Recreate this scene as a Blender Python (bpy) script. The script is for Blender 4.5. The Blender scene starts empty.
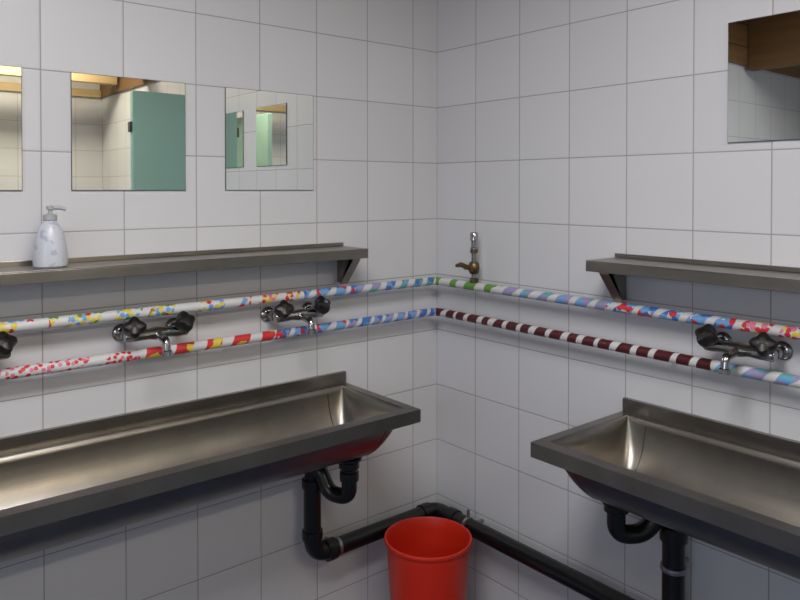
import bpy, math, random
from mathutils import Vector
random.seed(3)
scene = bpy.context.scene
scene.view_settings.view_transform = 'Standard'
scene.view_settings.exposure = 0.0

# ------------------------------------------------------------------ node helpers
def new_mat(name):
    m = bpy.data.materials.new(name); m.use_nodes = True
    nt = m.node_tree
    return m, nt, nt.nodes['Principled BSDF']
def nd(nt, t, **kw):
    n = nt.nodes.new(t)
    for k, v in kw.items(): setattr(n, k, v)
    return n
def plug(nt, sock, v):
    if hasattr(v, 'is_linked') or isinstance(v, bpy.types.NodeSocket): nt.links.new(v, sock)
    else: sock.default_value = v
def M(nt, op, a, b=None, c=None):
    n = nd(nt, 'ShaderNodeMath', operation=op)
    plug(nt, n.inputs[0], a)
    if b is not None: plug(nt, n.inputs[1], b)
    if c is not None: plug(nt, n.inputs[2], c)
    return n.outputs[0]
def mixc(nt, f, a, b):
    n = nd(nt, 'ShaderNodeMix', data_type='RGBA')
    plug(nt, n.inputs['Factor'], f)
    plug(nt, n.inputs[6], a); plug(nt, n.inputs[7], b)
    return n.outputs[2]
def rgb(r, g, b):
    f = lambda c: (c/255/12.92) if c/255 <= .04045 else ((c/255+.055)/1.055)**2.4
    return (f(r), f(g), f(b), 1)
def plain(name, col, rough=.5, metal=0, spec=.5, coat=0, noise=0.0, scale=20):
    m, nt, p = new_mat(name)
    p.inputs['Roughness'].default_value = rough
    p.inputs['Metallic'].default_value = metal
    p.inputs['Specular IOR Level'].default_value = spec
    p.inputs['Coat Weight'].default_value = coat
    tc = nd(nt, 'ShaderNodeTexCoord')
    nz = nd(nt, 'ShaderNodeTexNoise'); nz.inputs['Scale'].default_value = scale
    nz.inputs['Detail'].default_value = 4
    nt.links.new(tc.outputs['Object'], nz.inputs['Vector'])
    d = tuple(c*(1-noise) for c in col[:3])+(1,)
    plug(nt, p.inputs['Base Color'], mixc(nt, nz.outputs[0], col, d))
    return m

def tile_mat(name, axes, w, h, offu, offv, col, grout, g=.0014, rough=.34, var=.05):
    m, nt, p = new_mat(name)
    tc = nd(nt, 'ShaderNodeTexCoord'); sp = nd(nt, 'ShaderNodeSeparateXYZ')
    nt.links.new(tc.outputs['Object'], sp.inputs[0])
    def lane(ax, per, off):
        q = M(nt, 'DIVIDE', M(nt, 'SUBTRACT', sp.outputs[ax], off), per)
        fr = M(nt, 'FRACT', q)
        dist = M(nt, 'MULTIPLY', M(nt, 'MINIMUM', fr, M(nt, 'SUBTRACT', 1.0, fr)), per)
        return M(nt, 'FLOOR', q), dist
    iu, du = lane(axes[0], w, offu); iv, dv = lane(axes[1], h, offv)
    dmin = M(nt, 'MINIMUM', du, dv)
    mr = nd(nt, 'ShaderNodeMapRange', interpolation_type='SMOOTHSTEP')
    nt.links.new(dmin, mr.inputs[0]); mr.inputs[1].default_value = g*.6; mr.inputs[2].default_value = g*1.5
    tilem = mr.outputs[0]
    cb = nd(nt, 'ShaderNodeCombineXYZ'); nt.links.new(iu, cb.inputs[0]); nt.links.new(iv, cb.inputs[1])
    wn = nd(nt, 'ShaderNodeTexWhiteNoise', noise_dimensions='2D'); nt.links.new(cb.outputs[0], wn.inputs[0])
    dark = tuple(c*(1-var) for c in col[:3])+(1,)
    tc2 = mixc(nt, wn.outputs[0], col, dark)
    nz = nd(nt, 'ShaderNodeTexNoise'); nz.inputs['Scale'].default_value = 2.2; nz.inputs['Detail'].default_value = 3
    nt.links.new(tc.outputs['Object'], nz.inputs['Vector'])
    gd = tuple(c*.65 for c in grout[:3])+(1,)
    gcol = mixc(nt, nz.outputs[0], grout, gd)
    plug(nt, p.inputs['Base Color'], mixc(nt, tilem, gcol, tc2))
    plug(nt, p.inputs['Roughness'], M(nt, 'SUBTRACT', .7, M(nt, 'MULTIPLY', tilem, .7-rough)))
    p.inputs['Specular IOR Level'].default_value = .4
    mr2 = nd(nt, 'ShaderNodeMapRange', interpolation_type='SMOOTHSTEP')
    nt.links.new(dmin, mr2.inputs[0]); mr2.inputs[1].default_value = 0; mr2.inputs[2].default_value = .005
    nz2 = nd(nt, 'ShaderNodeTexNoise'); nz2.inputs['Scale'].default_value = 7
    nt.links.new(tc.outputs['Object'], nz2.inputs['Vector'])
    hh = M(nt, 'ADD', mr2.outputs[0], M(nt, 'MULTIPLY', nz2.outputs[0], 1.2))
    bp = nd(nt, 'ShaderNodeBump'); bp.inputs['Strength'].default_value = .45; bp.inputs['Distance'].default_value = .001
    nt.links.new(hh, bp.inputs['Height']); nt.links.new(bp.outputs[0], p.inputs['Normal'])
    return m

TILE = (.635, .63, .655, 1); GROUT = (.40, .385, .37, 1)
m_left = tile_mat('tile_left', (0, 2), .203, .203, -.1157, 0, TILE, GROUT)
m_right = tile_mat('tile_right', (1, 2), .198, .203, 0, 0, TILE, GROUT)
m_back = tile_mat('tile_back', (0, 2), .2, .203, 0, 0, TILE, GROUT)
m_side = tile_mat('tile_side', (1, 2), .2, .203, 0, 0, TILE, GROUT)
m_floor = tile_mat('tile_floor', (0, 1), .15, .15, 0, 0, (.05, .065, .13, 1), (.03, .03, .04, 1), rough=.4, var=.2)

def steel_mat(name, ax, base=(.37, .345, .31), r0=.24, r1=.46):
    m, nt, p = new_mat(name)
    p.inputs['Metallic'].default_value = 1
    tc = nd(nt, 'ShaderNodeTexCoord'); mp = nd(nt, 'ShaderNodeMapping')
    sc = [160, 160, 160]; sc[ax] = 3
    mp.inputs['Scale'].default_value = sc
    nt.links.new(tc.outputs['Object'], mp.inputs[0])
    nz = nd(nt, 'ShaderNodeTexNoise'); nz.inputs['Scale'].default_value = 1; nz.inputs['Detail'].default_value = 3
    nt.links.new(mp.outputs[0], nz.inputs['Vector'])
    n2 = nd(nt, 'ShaderNodeTexNoise'); n2.inputs['Scale'].default_value = 9; n2.inputs['Detail'].default_value = 6
    nt.links.new(tc.outputs['Object'], n2.inputs['Vector'])
    a = tuple(base)+(1,); b = tuple(c*.5 for c in base)+(1,)
    plug(nt, p.inputs['Base Color'], mixc(nt, n2.outputs[0], a, b))
    rr = M(nt, 'ADD', r0, M(nt, 'MULTIPLY', M(nt, 'ADD', M(nt, 'MULTIPLY', nz.outputs[0], .5), M(nt, 'MULTIPLY', n2.outputs[0], .5)), r1-r0))
    plug(nt, p.inputs['Roughness'], rr)
    bp = nd(nt, 'ShaderNodeBump'); bp.inputs['Strength'].default_value = .25; bp.inputs['Distance'].default_value = .0006
    nt.links.new(nz.outputs[0], bp.inputs['Height']); nt.links.new(bp.outputs[0], p.inputs['Normal'])
    return m
m_steelx = steel_mat('brushed_steel_x', 0)
m_steely = steel_mat('brushed_steel_y', 1)
m_weld = plain('weld_seam', (.10, .09, .08, 1), .5, 1)
m_chrome = plain('chrome', (.45, .45, .45, 1), .16, 1, noise=.25)
m_brass = plain('aged_brass', (.22, .15, .08, 1), .4, 1, noise=.5, scale=60)
m_blackp = plain('black_handle', (.010, .008, .008, 1), .42, 0, noise=.2)
m_drain = plain('black_drain_plastic', (.006, .006, .007, 1), .3, 0, noise=.3)
m_red = plain('red_plastic', rgb(208, 42, 20), .42, 0, noise=.12, scale=6)
m_teal = plain('teal_laminate', rgb(160, 198, 186), .45, 0, noise=.06, scale=4)
m_white = plain('white_plastic', (.40, .40, .42, 1), .35, noise=.05)
m_clip = plain('pipe_clip_metal', (.4, .4, .4, 1), .35, 1)
m_mirror = plain('mirror_glass', (.80, .82, .79, 1), .012, 1)
m_medge = plain('mirror_edge', (.10, .12, .11, 1), .3)
m_frame = plain('painted_frame', (.5, .5, .5, 1), .4)
m_plaster = plain('plaster_white', (.7, .69, .65, 1), .7)
m_grid = plain('hinge_metal', (.1, .1, .1, 1), .4, .8)

def wood_mat(name, ax, c1, c2, plank=.11, pax=None):
    m, nt, p = new_mat(name)
    tc = nd(nt, 'ShaderNodeTexCoord'); mp = nd(nt, 'ShaderNodeMapping')
    sc = [26, 26, 26]; sc[ax] = 1.5
    mp.inputs['Scale'].default_value = sc
    nt.links.new(tc.outputs['Object'], mp.inputs[0])
    nz = nd(nt, 'ShaderNodeTexNoise'); nz.inputs['Scale'].default_value = 1; nz.inputs['Detail'].default_value = 5
    nz.inputs['Distortion'].default_value = .6
    nt.links.new(mp.outputs[0], nz.inputs['Vector'])
    c = mixc(nt, nz.outputs[0], c1, c2)
    sp = nd(nt, 'ShaderNodeSeparateXYZ'); nt.links.new(tc.outputs['Object'], sp.inputs[0])
    if pax is None: pax = 1 if ax == 0 else 0
    fr = M(nt, 'FRACT', M(nt, 'DIVIDE', sp.outputs[pax], plank))
    gap = M(nt, 'GREATER_THAN', fr, .05)
    plug(nt, p.inputs['Base Color'], mixc(nt, gap, (.02, .012, .006, 1), c))
    p.inputs['Roughness'].default_value = .5
    return m
m_wood = wood_mat('ceiling_planks', 0, rgb(205, 174, 130), rgb(158, 124, 84))
m_beam = wood_mat('wood_trim', 0, rgb(140, 108, 72), rgb(96, 70, 44), .13, 2)
m_beamy = wood_mat('wood_trim_y', 1, rgb(134, 102, 66), rgb(88, 62, 38), 9, 2)
m_raft = wood_mat('wood_rafter', 0, rgb(222, 200, 156), rgb(180, 148, 102), 9)

def wrap_mat(name, cols, period=.055, white=.35, pitch=.05, vs=55, thr=.8, base=(.60, .595, .60, 1)):
    m, nt, p = new_mat(name)
    tc = nd(nt, 'ShaderNodeTexCoord'); sp = nd(nt, 'ShaderNodeSeparateXYZ')
    nt.links.new(tc.outputs['UV'], sp.inputs[0])
    nz = nd(nt, 'ShaderNodeTexNoise', noise_dimensions='1D'); nz.inputs['Scale'].default_value = 14
    nt.links.new(sp.outputs[0], nz.inputs['W'])
    u2 = M(nt, 'ADD', sp.outputs[0], M(nt, 'MULTIPLY', nz.outputs[0], period*.5))
    t = M(nt, 'DIVIDE', M(nt, 'ADD', u2, M(nt, 'MULTIPLY', sp.outputs[1], pitch)), period)
    sm = M(nt, 'GREATER_THAN', M(nt, 'FRACT', t), white)
    cb = nd(nt, 'ShaderNodeCombineXYZ')
    nt.links.new(sp.outputs[0], cb.inputs[0]); nt.links.new(M(nt, 'MULTIPLY', sp.outputs[1], .09), cb.inputs[1])
    vo = nd(nt, 'ShaderNodeTexVoronoi', voronoi_dimensions='2D'); vo.inputs['Scale'].default_value = vs
    nt.links.new(cb.outputs[0], vo.inputs['Vector'])
    sc = nd(nt, 'ShaderNodeSeparateColor'); nt.links.new(vo.outputs['Color'], sc.inputs[0])
    cr = nd(nt, 'ShaderNodeValToRGB'); cr.color_ramp.interpolation = 'CONSTANT'
    e = cr.color_ramp.elements; n = len(cols)
    e[0].position = 0; e[0].color = cols[0]
    e[1].position = 1/n if n > 1 else 1; e[1].color = cols[min(1, n-1)]
    for i in range(2, n):
        k = e.new(i/n); k.color = cols[i]
    nt.links.new(sc.outputs[0], cr.inputs[0])
    dm = M(nt, 'LESS_THAN', vo.outputs['Distance'], thr)
    plug(nt, p.inputs['Base Color'], mixc(nt, M(nt, 'MULTIPLY', sm, dm), base, cr.outputs[0]))
    p.inputs['Roughness'].default_value = .4
    bp = nd(nt, 'ShaderNodeBump'); bp.inputs['Strength'].default_value = .5; bp.inputs['Distance'].default_value = .001
    nt.links.new(M(nt, 'FRACT', t), bp.inputs['Height']); nt.links.new(bp.outputs[0], p.inputs['Normal'])
    return m
RED, PINK, YEL = rgb(200, 52, 56), rgb(215, 120, 146), rgb(215, 194, 72)
BLU, LBL, GRN = rgb(62, 108, 180), rgb(110, 156, 205), rgb(95, 146, 62)
MAR, LIL, TEA, WHT = rgb(78, 24, 30), rgb(150, 142, 180), rgb(96, 164, 168), rgb(208, 208, 208)
w_flower = wrap_mat('wrap_flower', [LBL, YEL, RED, LBL, WHT, YEL], .13, .34, .05, 70, .52)
w_yellow = wrap_mat('wrap_yellow', [YEL, YEL, RED, LBL, GRN], .10, .36, .05, 75, .52)
w_redpat = wrap_mat('wrap_red_pattern', [RED, PINK, RED, YEL], .09, .35, .06, 80, .55)
w_dots = wrap_mat('wrap_red_dots', [RED, PINK, RED], .2, .12, .05, 75, .38)
w_blue = wrap_mat('wrap_blue', [BLU, LBL, LBL, LIL, BLU], .05, .3, .06, 60, .9)
w_bluered = wrap_mat('wrap_blue_red', [BLU, LBL, RED, LBL], .07, .3, .06, 70, .75)
w_green = wrap_mat('wrap_green', [GRN, GRN, GRN, GRN], .085, .5, .04, 40, 2)
w_lilac = wrap_mat('wrap_lilac', [LIL, LBL, TEA, LIL], .07, .4, .07, 45, 1.2)
w_maroon = wrap_mat('wrap_maroon', [MAR, MAR], .058, .34, .03, 40, 9)
w_redyel = wrap_mat('wrap_red_yellow', [RED, YEL, RED], .085, .45, .04, 40, 2)
w_teal = wrap_mat('wrap_teal', [LBL, TEA, GRN, BLU], .06, .4, .06, 50, 1.2)

# ------------------------------------------------------------------ mesh builder
class MB:
    def __init__(s): s.v = []; s.f = []; s.mi = []; s.sm = []; s.uv = []; s.mats = []
    def mid(s, m):
        if m not in s.mats: s.mats.append(m)
        return s.mats.index(m)
    def face(s, idx, m, smooth=False, uv=None):
        s.f.append(tuple(idx)); s.mi.append(s.mid(m)); s.sm.append(smooth); s.uv.append(uv)
    def box(s, a, b, m):
        x0, y0, z0 = [min(p, q) for p, q in zip(a, b)]; x1, y1, z1 = [max(p, q) for p, q in zip(a, b)]
        o = len(s.v)
        s.v += [(x0,y0,z0),(x1,y0,z0),(x1,y1,z0),(x0,y1,z0),(x0,y0,z1),(x1,y0,z1),(x1,y1,z1),(x0,y1,z1)]
        for q in [(0,3,2,1),(4,5,6,7),(0,1,5,4),(1,2,6,5),(2,3,7,6),(3,0,4,7)]:
            s.face([o+i for i in q], m)
    def prism(s, poly, ext, m):
        o = len(s.v); n = len(poly); e = Vector(ext)
        s.v += [tuple(Vector(p)) for p in poly] + [tuple(Vector(p)+e) for p in poly]
        s.face(range(o, o+n), m); s.face(range(o+2*n-1, o+n-1, -1), m)
        for i in range(n): s.face([o+i, o+(i+1)%n, o+n+(i+1)%n, o+n+i], m)
    def tube(s, path, r, m, n=20, cap=True, lobes=None):
        P = [Vector(p) for p in path]; L = len(P)
        T = []
        for i in range(L):
            a = P[max(i-1, 0)]; b = P[min(i+1, L-1)]; T.append((b-a).normalized())
        up = Vector((0, 0, 1)) if abs(T[0].z) < .9 else Vector((1, 0, 0))
        N = (up - T[0]*up.dot(T[0])).normalized()
        o = len(s.v); cum = 0; cums = []
        for i in range(L):
            if i: cum += (P[i]-P[i-1]).length
            cums.append(cum)
            N = (N - T[i]*N.dot(T[i])).normalized(); B = T[i].cross(N)
            ri = r[i] if isinstance(r, (list, tuple)) else r
            for k in range(n):
                a = 2*math.pi*k/n
                rr = ri*(1+lobes[1]*math.cos(lobes[0]*a)) if lobes else ri
                s.v.append(tuple(P[i]+(N*math.cos(a)+B*math.sin(a))*rr))
        for i in range(L-1):
            mm = m(P[i]) if callable(m) else m
            for k in range(n):
                k2 = (k+1) % n
                s.face([o+i*n+k, o+i*n+k2, o+(i+1)*n+k2, o+(i+1)*n+k], mm, True,
                       [(cums[i], k/n), (cums[i], (k+1)/n), (cums[i+1], (k+1)/n), (cums[i+1], k/n)])
        if cap:
            mm = m(P[0]) if callable(m) else m
            s.face([o+k for k in range(n-1, -1, -1)], mm)
            s.face([o+(L-1)*n+k for k in range(n)], mm)
    def lathe(s, prof, org, axis, m, n=32, lobes=None, cap=True):
        ax = Vector(axis).normalized(); o = Vector(org)
        s.tube2([(o+ax*h) for r, h in prof], [max(r, 1e-5) for r, h in prof], ax, m, n, lobes, cap)
    def tube2(s, P, R, ax, m, n, lobes, cap):
        up = Vector((0, 0, 1)) if abs(ax.z) < .9 else Vector((1, 0, 0))
        N = (up-ax*up.dot(ax)).normalized(); B = ax.cross(N); o = len(s.v)
        for p, r in zip(P, R):
            for k in range(n):
                a = 2*math.pi*k/n
                rr = r*(1+lobes[1]*math.cos(lobes[0]*a)) if lobes else r
                s.v.append(tuple(p+(N*math.cos(a)+B*math.sin(a))*rr))
        for i in range(len(P)-1):
            for k in range(n):
                k2 = (k+1) % n
                s.face([o+i*n+k, o+i*n+k2, o+(i+1)*n+k2, o+(i+1)*n+k], m, True)
        if cap:
            s.face([o+k for k in range(n-1, -1, -1)], m, True)
            s.face([o+(len(P)-1)*n+k for k in range(n)], m, True)
    def make(s, name, bevel=0):
        me = bpy.data.meshes.new(name)
        me.from_pydata(s.v, [], s.f)
        for m in s.mats: me.materials.append(m)
        uvl = me.uv_layers.new(name='UVMap')
        for p in me.polygons:
            p.material_index = s.mi[p.index]; p.use_smooth = s.sm[p.index]
            if s.uv[p.index]:
                for li, uv in zip(p.loop_indices, s.uv[p.index]): uvl.data[li].uv = uv
        me.update()
        import bmesh
        bm = bmesh.new(); bm.from_mesh(me); bmesh.ops.recalc_face_normals(bm, faces=bm.faces)
        for e in bm.edges:
            if len(e.link_faces) == 2 and e.calc_face_angle(0) > math.radians(38): e.smooth = False
        bm.to_mesh(me); bm.free()
        ob = bpy.data.objects.new(name, me); scene.collection.objects.link(ob)
        if bevel:
            md = ob.modifiers.new('bevel', 'BEVEL'); md.width = bevel; md.segments = 2; md.limit_method = 'ANGLE'; md.angle_limit = math.radians(50)
        return ob

def fillet(pts, r, n=8):
    P = [Vector(p) for p in pts]; out = [P[0]]
    for i in range(1, len(P)-1):
        a = (P[i-1]-P[i]); b = (P[i+1]-P[i]); rr = min(r, a.length*.49, b.length*.49)
        p0 = P[i]+a.normalized()*rr; p1 = P[i]+b.normalized()*rr
        for k in range(n+1):
            t = k/n; out.append(p0*(1-t)**2 + P[i]*2*t*(1-t) + p1*t*t)
    out.append(P[-1]); return out
def densify(pts, step):
    out = [pts[0]]
    for a, b in zip(pts, pts[1:]):
        k = max(1, int((b-a).length/step))
        for i in range(1, k+1): out.append(a.lerp(b, i/k))
    return out

# wall-frame mappings: s = distance from the corner along the wall, d = distance out of the wall
def LW(s, d, z): return (-s, -d, z)
def RW(s, d, z): return (-d, -s, z)

# ------------------------------------------------------------------ room shell
XW, YB, HC, HT = -3.6, -3.9, 2.62, 2.24
b = MB(); b.box((XW-.1, 0, -.1), (.1, .1, HC+.1), m_left); b.make('wall_left')
b = MB(); b.box((0, YB-.1, -.1), (.1, 0, HC+.1), m_right); b.make('wall_right')
b = MB(); b.box((XW-.1, YB-.1, -.1), (0, YB, HT), m_back); b.box((XW-.1, YB-.1, HT), (0, YB, HC+.1), m_plaster); b.make('wall_back')
wy0, wy1, wz0, wz1 = -3.0, -1.3, 1.25, 2.1
b = MB()
b.box((XW-.1, YB, -.1), (XW, wy0, HC+.1), m_side); b.box((XW-.1, wy1, -.1), (XW, 0, HC+.1), m_side)
b.box((XW-.1, wy0, -.1), (XW, wy1, wz0), m_side); b.box((XW-.1, wy0, wz1), (XW, wy1, HC+.1), m_side)
b.make('wall_side')
b = MB()
for a0, a1, c0, c1 in [(wy0, wy1, wz0, wz0+.05), (wy0, wy1, wz1-.05, wz1), (wy0, wy0+.05, wz0+.05, wz1-.05), (wy1-.05, wy1, wz0+.05, wz1-.05), ((wy0+wy1)/2-.025, (wy0+wy1)/2+.025, wz0+.05, wz1-.05)]:
    b.box((XW-.08, a0, c0), (XW-.03, a1, c1), m_frame)
b.make('window_1', .004)
b = MB(); b.box((XW, YB, -.1), (0, 0, 0), m_floor); b.make('floor')
b = MB(); b.box((XW, YB, HC), (0, 0, HC+.1), m_wood); b.make('ceiling')
# wooden cladding above the tiles
b = MB(); b.box((XW, -.02, HT), (-.001, -.001, HC), m_beam); b.make('trim_1', .003)
b = MB(); b.box((-.02, YB, HT), (-.001, -.02, HC), m_beamy); b.make('trim_2', .003)
b = MB(); b.box((XW, YB+.001, HT), (-.02, YB+.03, HT+.06), m_raft); b.make('trim_3', .003)
b = MB()
for yy in (-2.95, -3.45): b.box((XW+.02, yy-.03, HT+.05), (-.04, yy+.03, HT+.12), m_raft)
b.make('trim_4', .004)
# wooden bulkhead beam across the room
b = MB(); b.box((-2.46, YB+.03, 2.21), (-2.40, -.022, HC-.001), m_beamy); b.make('trim_5', .004)

# door and cubicle panels (seen only in the mirrors)
y0 = YB+.002
b = MB(); b.box((-3.2, y0, 0), (-2.5, y0+.04, 2.05), m_teal)
b.box((-3.24, y0, 0), (-3.2, y0+.05, 2.09), m_frame); b.box((-2.5, y0, 0), (-2.46, y0+.05, 2.09), m_frame)
b.box((-3.2, y0, 2.05), (-2.5, y0+.05, 2.09), m_frame)
b.tube([(-2.58, y0+.04, 1.0), (-2.58, y0+.09, 1.0), (-2.7, y0+.09, 1.0)], .009, m_chrome, 12)
b.make('door_1', .003)
b = MB(); b.box((-.335, -2.29, .12), (-.002, -2.25, 2.10), m_teal)
b.box((-.335, -2.285, 0), (-.305, -2.255, .12), m_grid); b.box((-.06, -2.285, 0), (-.03, -2.255, .12), m_grid)
b.box((-.35, -2.29, 1.86), (-.335, -2.25, 1.92), m_grid)
b.make('cubicle_partition', .003)
b = MB(); b.box((-1.12, y0, .12), (-1.08, -3.2, 2.14), m_teal)
b.box((-1.115, -3.25, 0), (-1.085, -3.22, .12), m_grid); b.box((-1.115, -3.85, 0), (-1.085, -3.82, .12), m_grid)
b.make('cubicle_partition', .003)

# ------------------------------------------------------------------ mirrors
def mirror(W, s0, s1, z0, z1):
    b = MB()
    b.box(W(s0, 0.001, z0), W(s1, .004, z1), m_medge)
    b.box(W(s0+.0015, .004, z0+.0015), W(s1-.0015, .0055, z1-.0015), m_mirror)
    b.make('wall_mirror')
for s0 in (.537, .961, 1.377, 1.79): mirror(LW, s0, s0+.303, 1.526, 1.828)
mirror(RW, 1.082, 1.384, 1.645, 1.945); mirror(RW, 1.53, 1.832, 1.645, 1.945)

# ------------------------------------------------------------------ trough sinks
def trough(W, s0, s1, depth, rim, steel, bs=.036, D=.168):
    import bmesh
    b = MB()
    lip = .036; bi0, bi1 = .035, depth-.035; w0 = .003
    n = 32
    prof = []
    for i in range(n+1):
        a = math.pi*i/n
        x = -math.cos(a); zz = max(0, 1-abs(x)**2.4)**(1/2.0)
        prof.append(((bi0+bi1)/2+(bi1-bi0)/2*x-.03*zz*(1+x)*.6, zz))
    stations = []
    K = 12; ec = .085; e0 = .028
    for k in range(K+1):
        t = math.pi/2*k/K
        stations.append((s0+ec-(ec-e0)*math.cos(t), math.sin(t)**.7))
    for j in range(1, 8): stations.append((s0+ec+(s1-s0-2*ec)*j/8, 1))
    for k in range(K, -1, -1):
        t = math.pi/2*k/K
        stations.append((s1-ec+(ec-e0)*math.cos(t), math.sin(t)**.7))
    o = len(b.v)
    for a, f in stations:
        for (bb, zz) in prof: b.v.append(W(a, bb, rim-D*zz*f))
    N = n+1
    for i in range(len(stations)-1):
        for k in range(n):
            b.face([o+i*N+k, o+i*N+k+1, o+(i+1)*N+k+1, o+(i+1)*N+k], steel, True)
    def quad(pts): 
        o = len(b.v); b.v.extend(pts); b.face(range(o, o+4), steel)
    A0, A1 = s0+e0, s1-e0
    quad([W(s0, w0, rim), W(s1, w0, rim), W(A1, bi0, rim), W(A0, bi0, rim)])
    quad([W(s0, depth, rim), W(s1, depth, rim), W(A1, bi1, rim), W(A0, bi1, rim)])
    quad([W(s0, w0, rim), W(A0, bi0, rim), W(A0, bi1, rim), W(s0, depth, rim)])
    quad([W(s1, w0, rim), W(A1, bi0, rim), W(A1, bi1, rim), W(s1, depth, rim)])
    quad([W(s0, depth, rim), W(s1, depth, rim), W(s1, depth, rim-lip), W(s0, depth, rim-lip)])
    quad([W(s0, w0, rim), W(s0, depth, rim), W(s0, depth, rim-lip), W(s0, w0, rim-lip)])
    quad([W(s1, w0, rim), W(s1, depth, rim), W(s1, depth, rim-lip), W(s1, w0, rim-lip)])
    quad([W(s0, depth, rim-lip), W(s1, depth, rim-lip), W(s1, depth-.015, rim-lip), W(s0, depth-.015, rim-lip)])
    b.box(W(s0, w0, rim), W(s1, .016, rim+bs), steel)
    for sc in (s0+ec, s1-ec):
        pts = [Vector(W(sc, bb, rim-D*zz+.0006)) for bb, zz in prof[1:-1]]
        b.tube(pts, .0012, m_weld, 6)
    ob = b.make('trough_sink')
    bm = bmesh.new(); bm.from_mesh(ob.data)
    bmesh.ops.remove_doubles(bm, verts=bm.verts, dist=.0004)
    bmesh.ops.recalc_face_normals(bm, faces=bm.faces)
    bm.to_mesh(ob.data); bm.free()
    md = ob.modifiers.new('sheet', 'SOLIDIFY'); md.thickness = .002; md.offset = 0
    return ob
trough(LW, .42, 2.38, .39, .892, m_steelx)
trough(RW, .794, 2.2, .41, .905, m_steely)

# ------------------------------------------------------------------ shelves
def shelf(W, s0, s1, z, steel, brs):
    b = MB(); dp = .14; w = .001
    b.box(W(s0, w, z-.003), W(s1, dp, z), steel)
    b.box(W(s0, dp-.003, z-.03), W(s1, dp, z-.003), steel)
    b.box(W(s0, dp-.018, z-.03), W(s1, dp-.003, z-.027), steel)
    b.box(W(s0, w, z-.03), W(s0+.003, dp-.003, z-.003), steel)
    b.box(W(s0, w, z), W(s1, .004, z+.012), steel)
    for sb in brs:
        t = Vector(W(1, 0, 0))*.004
        b.prism([W(sb, w, z-.003), W(sb, .125, z-.003), W(sb, .125, z-.035), W(sb, .055, z-.118), W(sb, w, z-.118)], t, steel)
        b.prism([W(sb, .125, z-.004), W(sb, .125, z-.035), W(sb, .055, z-.118), W(sb, .052, z-.118), W(sb, .122, z-.036), W(sb, .122, z-.004)], Vector(W(1, 0, 0))*.03, steel)
    b.make('steel_shelf', .001)
shelf(LW, .42, 2.38, 1.342, m_steelx, [.44, 1.62, 2.3])
shelf(RW, .757, 2.2, 1.335, m_steely, [.79, 1.8])

# ------------------------------------------------------------------ wrapped water pipes
def sgn(P): return P.x if abs(P.x) > abs(P.y) else -P.y   # <0 left wall, >0 right wall
def up_m(P):
    s = sgn(P)
    for lim, m in [(-1.35, w_flower), (-1.0, w_yellow), (-.80, w_flower), (-.62, w_redpat), (-.42, w_bluered), (-.30, w_lilac), (0, w_teal), (.35, w_green), (.75, w_lilac), (1.12, w_bluered), (1.3, w_redpat)]:
        if s < lim: return m
    return w_flower
def lo_m(P):
    s = sgn(P)
    for lim, m in [(-1.12, w_dots), (-.72, w_redyel), (-.45, w_bluered), (0.05, w_blue), (1.06, w_maroon), (1.3, w_lilac)]:
        if s < lim: return m
    return w_blue
for z, fn in ((1.202, up_m), (1.092, lo_m)):
    b = MB()
    p = densify(fillet([LW(2.38, .05, z), LW(.05, .05, z), RW(2.2, .05, z)], .035), .02)
    b.tube(p, .0142, fn, 24)
    for W, s in [(LW, .2), (LW, .85), (LW, 1.29), (LW, 2.1), (RW, .3), (RW, .95), (RW, 1.6)]:
        b.tube([W(s, .001, z), W(s, .04, z)], .005, m_clip, 10)
    b.make('wrapped_water_pipe')

# ------------------------------------------------------------------ faucets
def faucet(W, s, z=1.147):
    b = MB()
    P = lambda a, d, h: W(s+a, d, z+h)
    V = lambda a, d, h: Vector(W(a, d, h))
    for sg in (-1, 1):
        b.lathe([(.023, .001), (.023, .004), (.019, .009), (.0125, .012)], P(sg*.072, 0, 0), V(0, 1, 0), m_chrome, 28)
        b.tube([P(sg*.072, .01, 0), P(sg*.072, .062, 0)], .0115, m_chrome, 20)
        b.lathe([(.011, 0), (.0165, .001), (.0165, .013), (.011, .014)], P(sg*.072, .040, 0), V(0, 1, 0), m_chrome, 6)
        ax = V(sg*.22, .70, .64).normalized()
        o = Vector(P(sg*.060, .070, .004))
        b.lathe([(.0145, -.006), (.0145, .008), (.012, .012), (.010, .020)], o, ax, m_chrome, 24)
        b.lathe([(.010, .013), (.019, .015), (.0235, .021), (.0255, .030), (.0255, .040), (.022, .047), (.012, .051), (0, .0515)], o, ax, m_blackp, 48, lobes=(4, .16))
        b.lathe([(.008, .050), (.0075, .0528), (0, .053)], o, ax, m_chrome, 20)
    b.tube([P(-.085, .070, 0), P(-.080, .070, 0), P(-.05, .070, 0), P(-.025, .070, 0), P(0, .070, 0), P(.025, .070, 0), P(.05, .070, 0), P(.080, .070, 0), P(.085, .070, 0)],
           [.012, .0155, .0155, .014, .0175, .014, .0155, .0155, .012], m_chrome, 24)
    sp = fillet([P(0, .070, -.002), P(0, .108, -.006), P(0, .135, -.010), P(0, .140, -.045)], .02, 8)
    b.tube(sp, .010, m_chrome, 20)
    b.lathe([(.010, 0), (.0128, .002), (.0128, .014), (.009, .015)], P(0, .1395, -.034), V(0, .08, -1), m_chrome, 24)
    b.make('wall_faucet')
for s in (.63, 1.07, 1.505, 1.94): faucet(LW, s)
for s in (1.145, 1.60, 2.05): faucet(RW, s)

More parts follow.
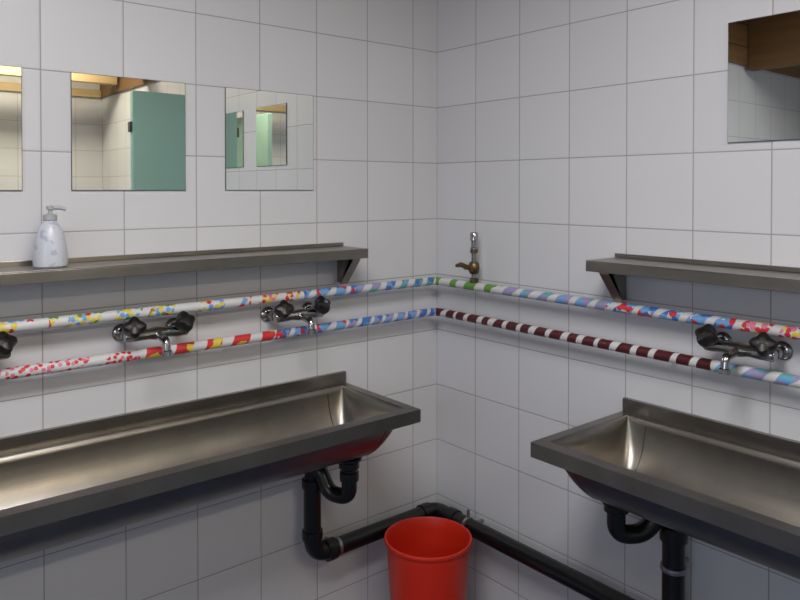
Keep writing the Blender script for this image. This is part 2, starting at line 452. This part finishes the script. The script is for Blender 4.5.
# ------------------------------------------------------------------ small stop valve on the right wall
b = MB()
sv = .24
b.tube([RW(sv, .05, 1.214), RW(sv, .05, 1.25)], .009, m_chrome, 18)
b.lathe([(.011, 0), (.015, .002), (.015, .014), (.011, .016)], RW(sv, .05, 1.215), (0, 0, 1), m_brass, 6)
b.lathe([(.012, .0), (.017, .006), (.019, .02), (.017, .036), (.012, .042)], RW(sv, .05, 1.243), (0, 0, 1), m_brass, 24)
b.tube([RW(sv, .05, 1.264), RW(sv-.01, .085, 1.268)], .0085, m_brass, 16)
b.tube([RW(sv-.045, .088, 1.270), RW(sv-.02, .092, 1.276), RW(sv+.012, .088, 1.268), RW(sv+.03, .086, 1.262)], [.006, .0085, .0085, .006], m_brass, 14)
b.lathe([(.009, 0), (.009, .03), (.0125, .032), (.0125, .05), (.010, .053), (.010, .072), (.0135, .074), (.0135, .098), (.011, .102), (0, .103)], RW(sv, .05, 1.282), (0, 0, 1), m_chrome, 20)
b.lathe([(.0128, 0), (.0128, .012)], RW(sv, .05, 1.315), (0, 0, 1), m_brass, 20)
b.make('stop_valve')

# ------------------------------------------------------------------ black drain pipes
ZP = .392
def collar(b, o, ax, r, m=m_drain, L=.03):
    b.lathe([(r*.9, -L/2), (r*1.22, -L/2+.002), (r*1.26, 0), (r*1.22, L/2-.002), (r*.9, L/2)], o, ax, m, 28)
b = MB()
main = fillet([LW(.585, .07, .635), LW(.585, .07, ZP), LW(.07, .07, ZP), RW(.14, .07, ZP)], .06, 10)
r = .027
b.tube(main, r, m_drain, 28)
zo = .892-.168-.003
trapL = fillet([LW(.53, .19, zo), LW(.53, .19, .600), LW(.562, .130, .600), LW(.576, .098, .668), LW(.585, .07, .668), LW(.585, .07, .61)], .03, 8)
b.tube(trapL, .0235, m_drain, 24)
b.lathe([(.038, 0), (.038, .006), (.031, .012), (.031, .03), (.024, .034)], LW(.53, .19, zo), (0, 0, -1), m_drain, 32)
collar(b, LW(.53, .19, .665), (0, 0, 1), .0235); collar(b, LW(.585, .07, .62), (0, 0, 1), .026)
collar(b, LW(.52, .07, ZP), (1, 0, 0), .027, m_drain, .035); collar(b, LW(.585, .07, .46), (0, 0, 1), .026)
collar(b, LW(.492, .07, ZP), (1, 0, 0), .024, m_clip, .014)
collar(b, LW(.12, .07, ZP), (1, 0, 0), .026, m_drain, .04)
b.tube([LW(.492, .001, ZP), LW(.492, .05, ZP)], .006, m_clip, 10)
b.make('drain_pipe')
b = MB()
b.tube([RW(.14, .07, ZP), RW(1.2, .07, ZP), RW(2.2, .07, ZP)], r, m_drain, 28)
collar(b, RW(.16, .07, ZP), (0, 1, 0), .026, m_drain, .04)
collar(b, RW(.235, .07, ZP), (0, 1, 0), .0245, m_clip, .014)
b.tube([RW(.235, .001, ZP), RW(.235, .05, ZP)], .006, m_clip, 10)
b.tube([RW(.235, .07, ZP+.03), RW(.235, .07, ZP+.055)], .005, m_clip, 10)
zo = .905-.168-.003
trapR = fillet([RW(.89, .19, zo), RW(.89, .19, .645), RW(.935, .135, .645), RW(.955, .10, .695), RW(.98, .07, .695), RW(.98, .07, .62)], .032, 8)
b.tube(trapR, .0235, m_drain, 24)
b.lathe([(.038, 0), (.038, .006), (.031, .012), (.031, .028), (.024, .032)], RW(.89, .19, zo), (0, 0, -1), m_drain, 32)
b.tube([RW(.98, .07, .66), RW(.98, .07, ZP)], .028, m_drain, 28)
collar(b, RW(.98, .07, .645), (0, 0, 1), .028, m_drain, .04)
collar(b, RW(.98, .07, .555), (0, 0, 1), .0265, m_clip, .016)
b.tube([RW(.98, .001, .555), RW(.98, .045, .555)], .006, m_clip, 10)
b.make('drain_pipe')

# ------------------------------------------------------------------ waste bin
b = MB()
H = .422
b.lathe([(0, 0), (.098, 0), (.102, .004), (.118, .18), (.131, H-.04), (.1325, H-.03), (.1325, H-.012), (.139, H-.010), (.1405, H-.004), (.139, H), (.134, H), (.131, H-.006), (.128, H-.04), (.115, .18), (.099, .008), (0, .008)],
        (-.265, -.250, 0), (0, 0, 1), m_red, 64, cap=False)
b.make('waste_bin')

# ------------------------------------------------------------------ soap dispenser
m_soap, nt, p = new_mat('soap_label')
tc = nd(nt, 'ShaderNodeTexCoord'); vo = nd(nt, 'ShaderNodeTexNoise'); vo.inputs['Scale'].default_value = 55; vo.inputs['Detail'].default_value = 4
nt.links.new(tc.outputs['Object'], vo.inputs['Vector'])
mk = M(nt, 'GREATER_THAN', vo.outputs[0], .6)
plug(nt, p.inputs['Base Color'], mixc(nt, mk, (.54, .56, .61, 1), (.40, .43, .52, 1)))
p.inputs['Roughness'].default_value = .3
b = MB(); z0 = 1.342; C = (-1.333, -.08)
b.lathe([(0, 0), (.034, 0), (.038, .004), (.039, .02), (.036, .05), (.031, .075), (.024, .095), (.016, .108), (.013, .112), (.013, .118)], (C[0], C[1], z0), (0, 0, 1), m_soap, 40)
b.lathe([(.014, .112), (.0155, .113), (.0155, .126), (.010, .128), (.005, .130), (.005, .138), (.009, .139), (.009, .147), (0, .148)], (C[0], C[1], z0), (0, 0, 1), m_white, 28)
b.tube([(C[0], C[1], z0+.143), (C[0]+.02, C[1]-.004, z0+.143), (C[0]+.034, C[1]-.008, z0+.138)], [.006, .005, .004], m_white, 12)
b.make('soap_dispenser')

# ------------------------------------------------------------------ ceiling lamps and light
def emis(name, col, st):
    m, nt, p = new_mat(name); p.inputs['Emission Color'].default_value = col; p.inputs['Emission Strength'].default_value = st
    p.inputs['Base Color'].default_value = (.8, .8, .8, 1); return m
m_tube = emis('lamp_diffuser', (1, .92, .78, 1), 3)
def lamp(x0, x1, y0, y1):
    b = MB(); b.box((x0, y0, HC-.04), (x1, y1, HC), m_frame); b.box((x0+.02, y0+.02, HC-.075), (x1-.02, y1-.02, HC-.04), m_tube)
    b.make('ceiling_lamp', .004)
lamp(-1.5, -.3, -3.25, -3.05)
lamp(-2.2, -1.0, -1.75, -1.15)
def area(name, loc, to, sx, sy, e, col):
    l = bpy.data.lights.new(name, 'AREA'); l.shape = 'RECTANGLE'; l.size = sx; l.size_y = sy; l.energy = e; l.color = col
    o = bpy.data.objects.new(name, l); scene.collection.objects.link(o); o.location = loc
    o.rotation_euler = (Vector(to)-Vector(loc)).to_track_quat('-Z', 'Y').to_euler(); return o
area('lamp_light_rear', (-.9, -3.15, HC-.085), (-.9, -3.15, 0), 1.1, .16, 24, (1, .89, .70))
area('lamp_light_near', (-1.6, -1.45, HC-.085), (-1.6, -1.45, 0), 1.15, .56, 32, (.96, .97, 1))
area('window_daylight', (XW+.02, -2.15, 1.7), (0, -2.15, 1.65), 1.6, .75, 14, (.74, .84, 1))
w = bpy.data.worlds.new('sky'); scene.world = w; w.use_nodes = True
w.node_tree.nodes['Background'].inputs[0].default_value = (.65, .75, .9, 1)
w.node_tree.nodes['Background'].inputs[1].default_value = .6

# ------------------------------------------------------------------ camera
cam = bpy.data.cameras.new('camera'); co = bpy.data.objects.new('camera', cam); scene.collection.objects.link(co)
th = math.radians(39.4); pt = math.radians(.8)
co.location = (-1.781, -1.954, 1.53)
F = Vector((math.sin(th)*math.cos(pt), math.cos(th)*math.cos(pt), -math.sin(pt)))
co.rotation_euler = F.to_track_quat('-Z', 'Y').to_euler()
cam.sensor_width = 36; cam.lens = 719/800*36; cam.shift_y = -(111-719*math.tan(pt))/800
cam.clip_start = .02
scene.camera = co
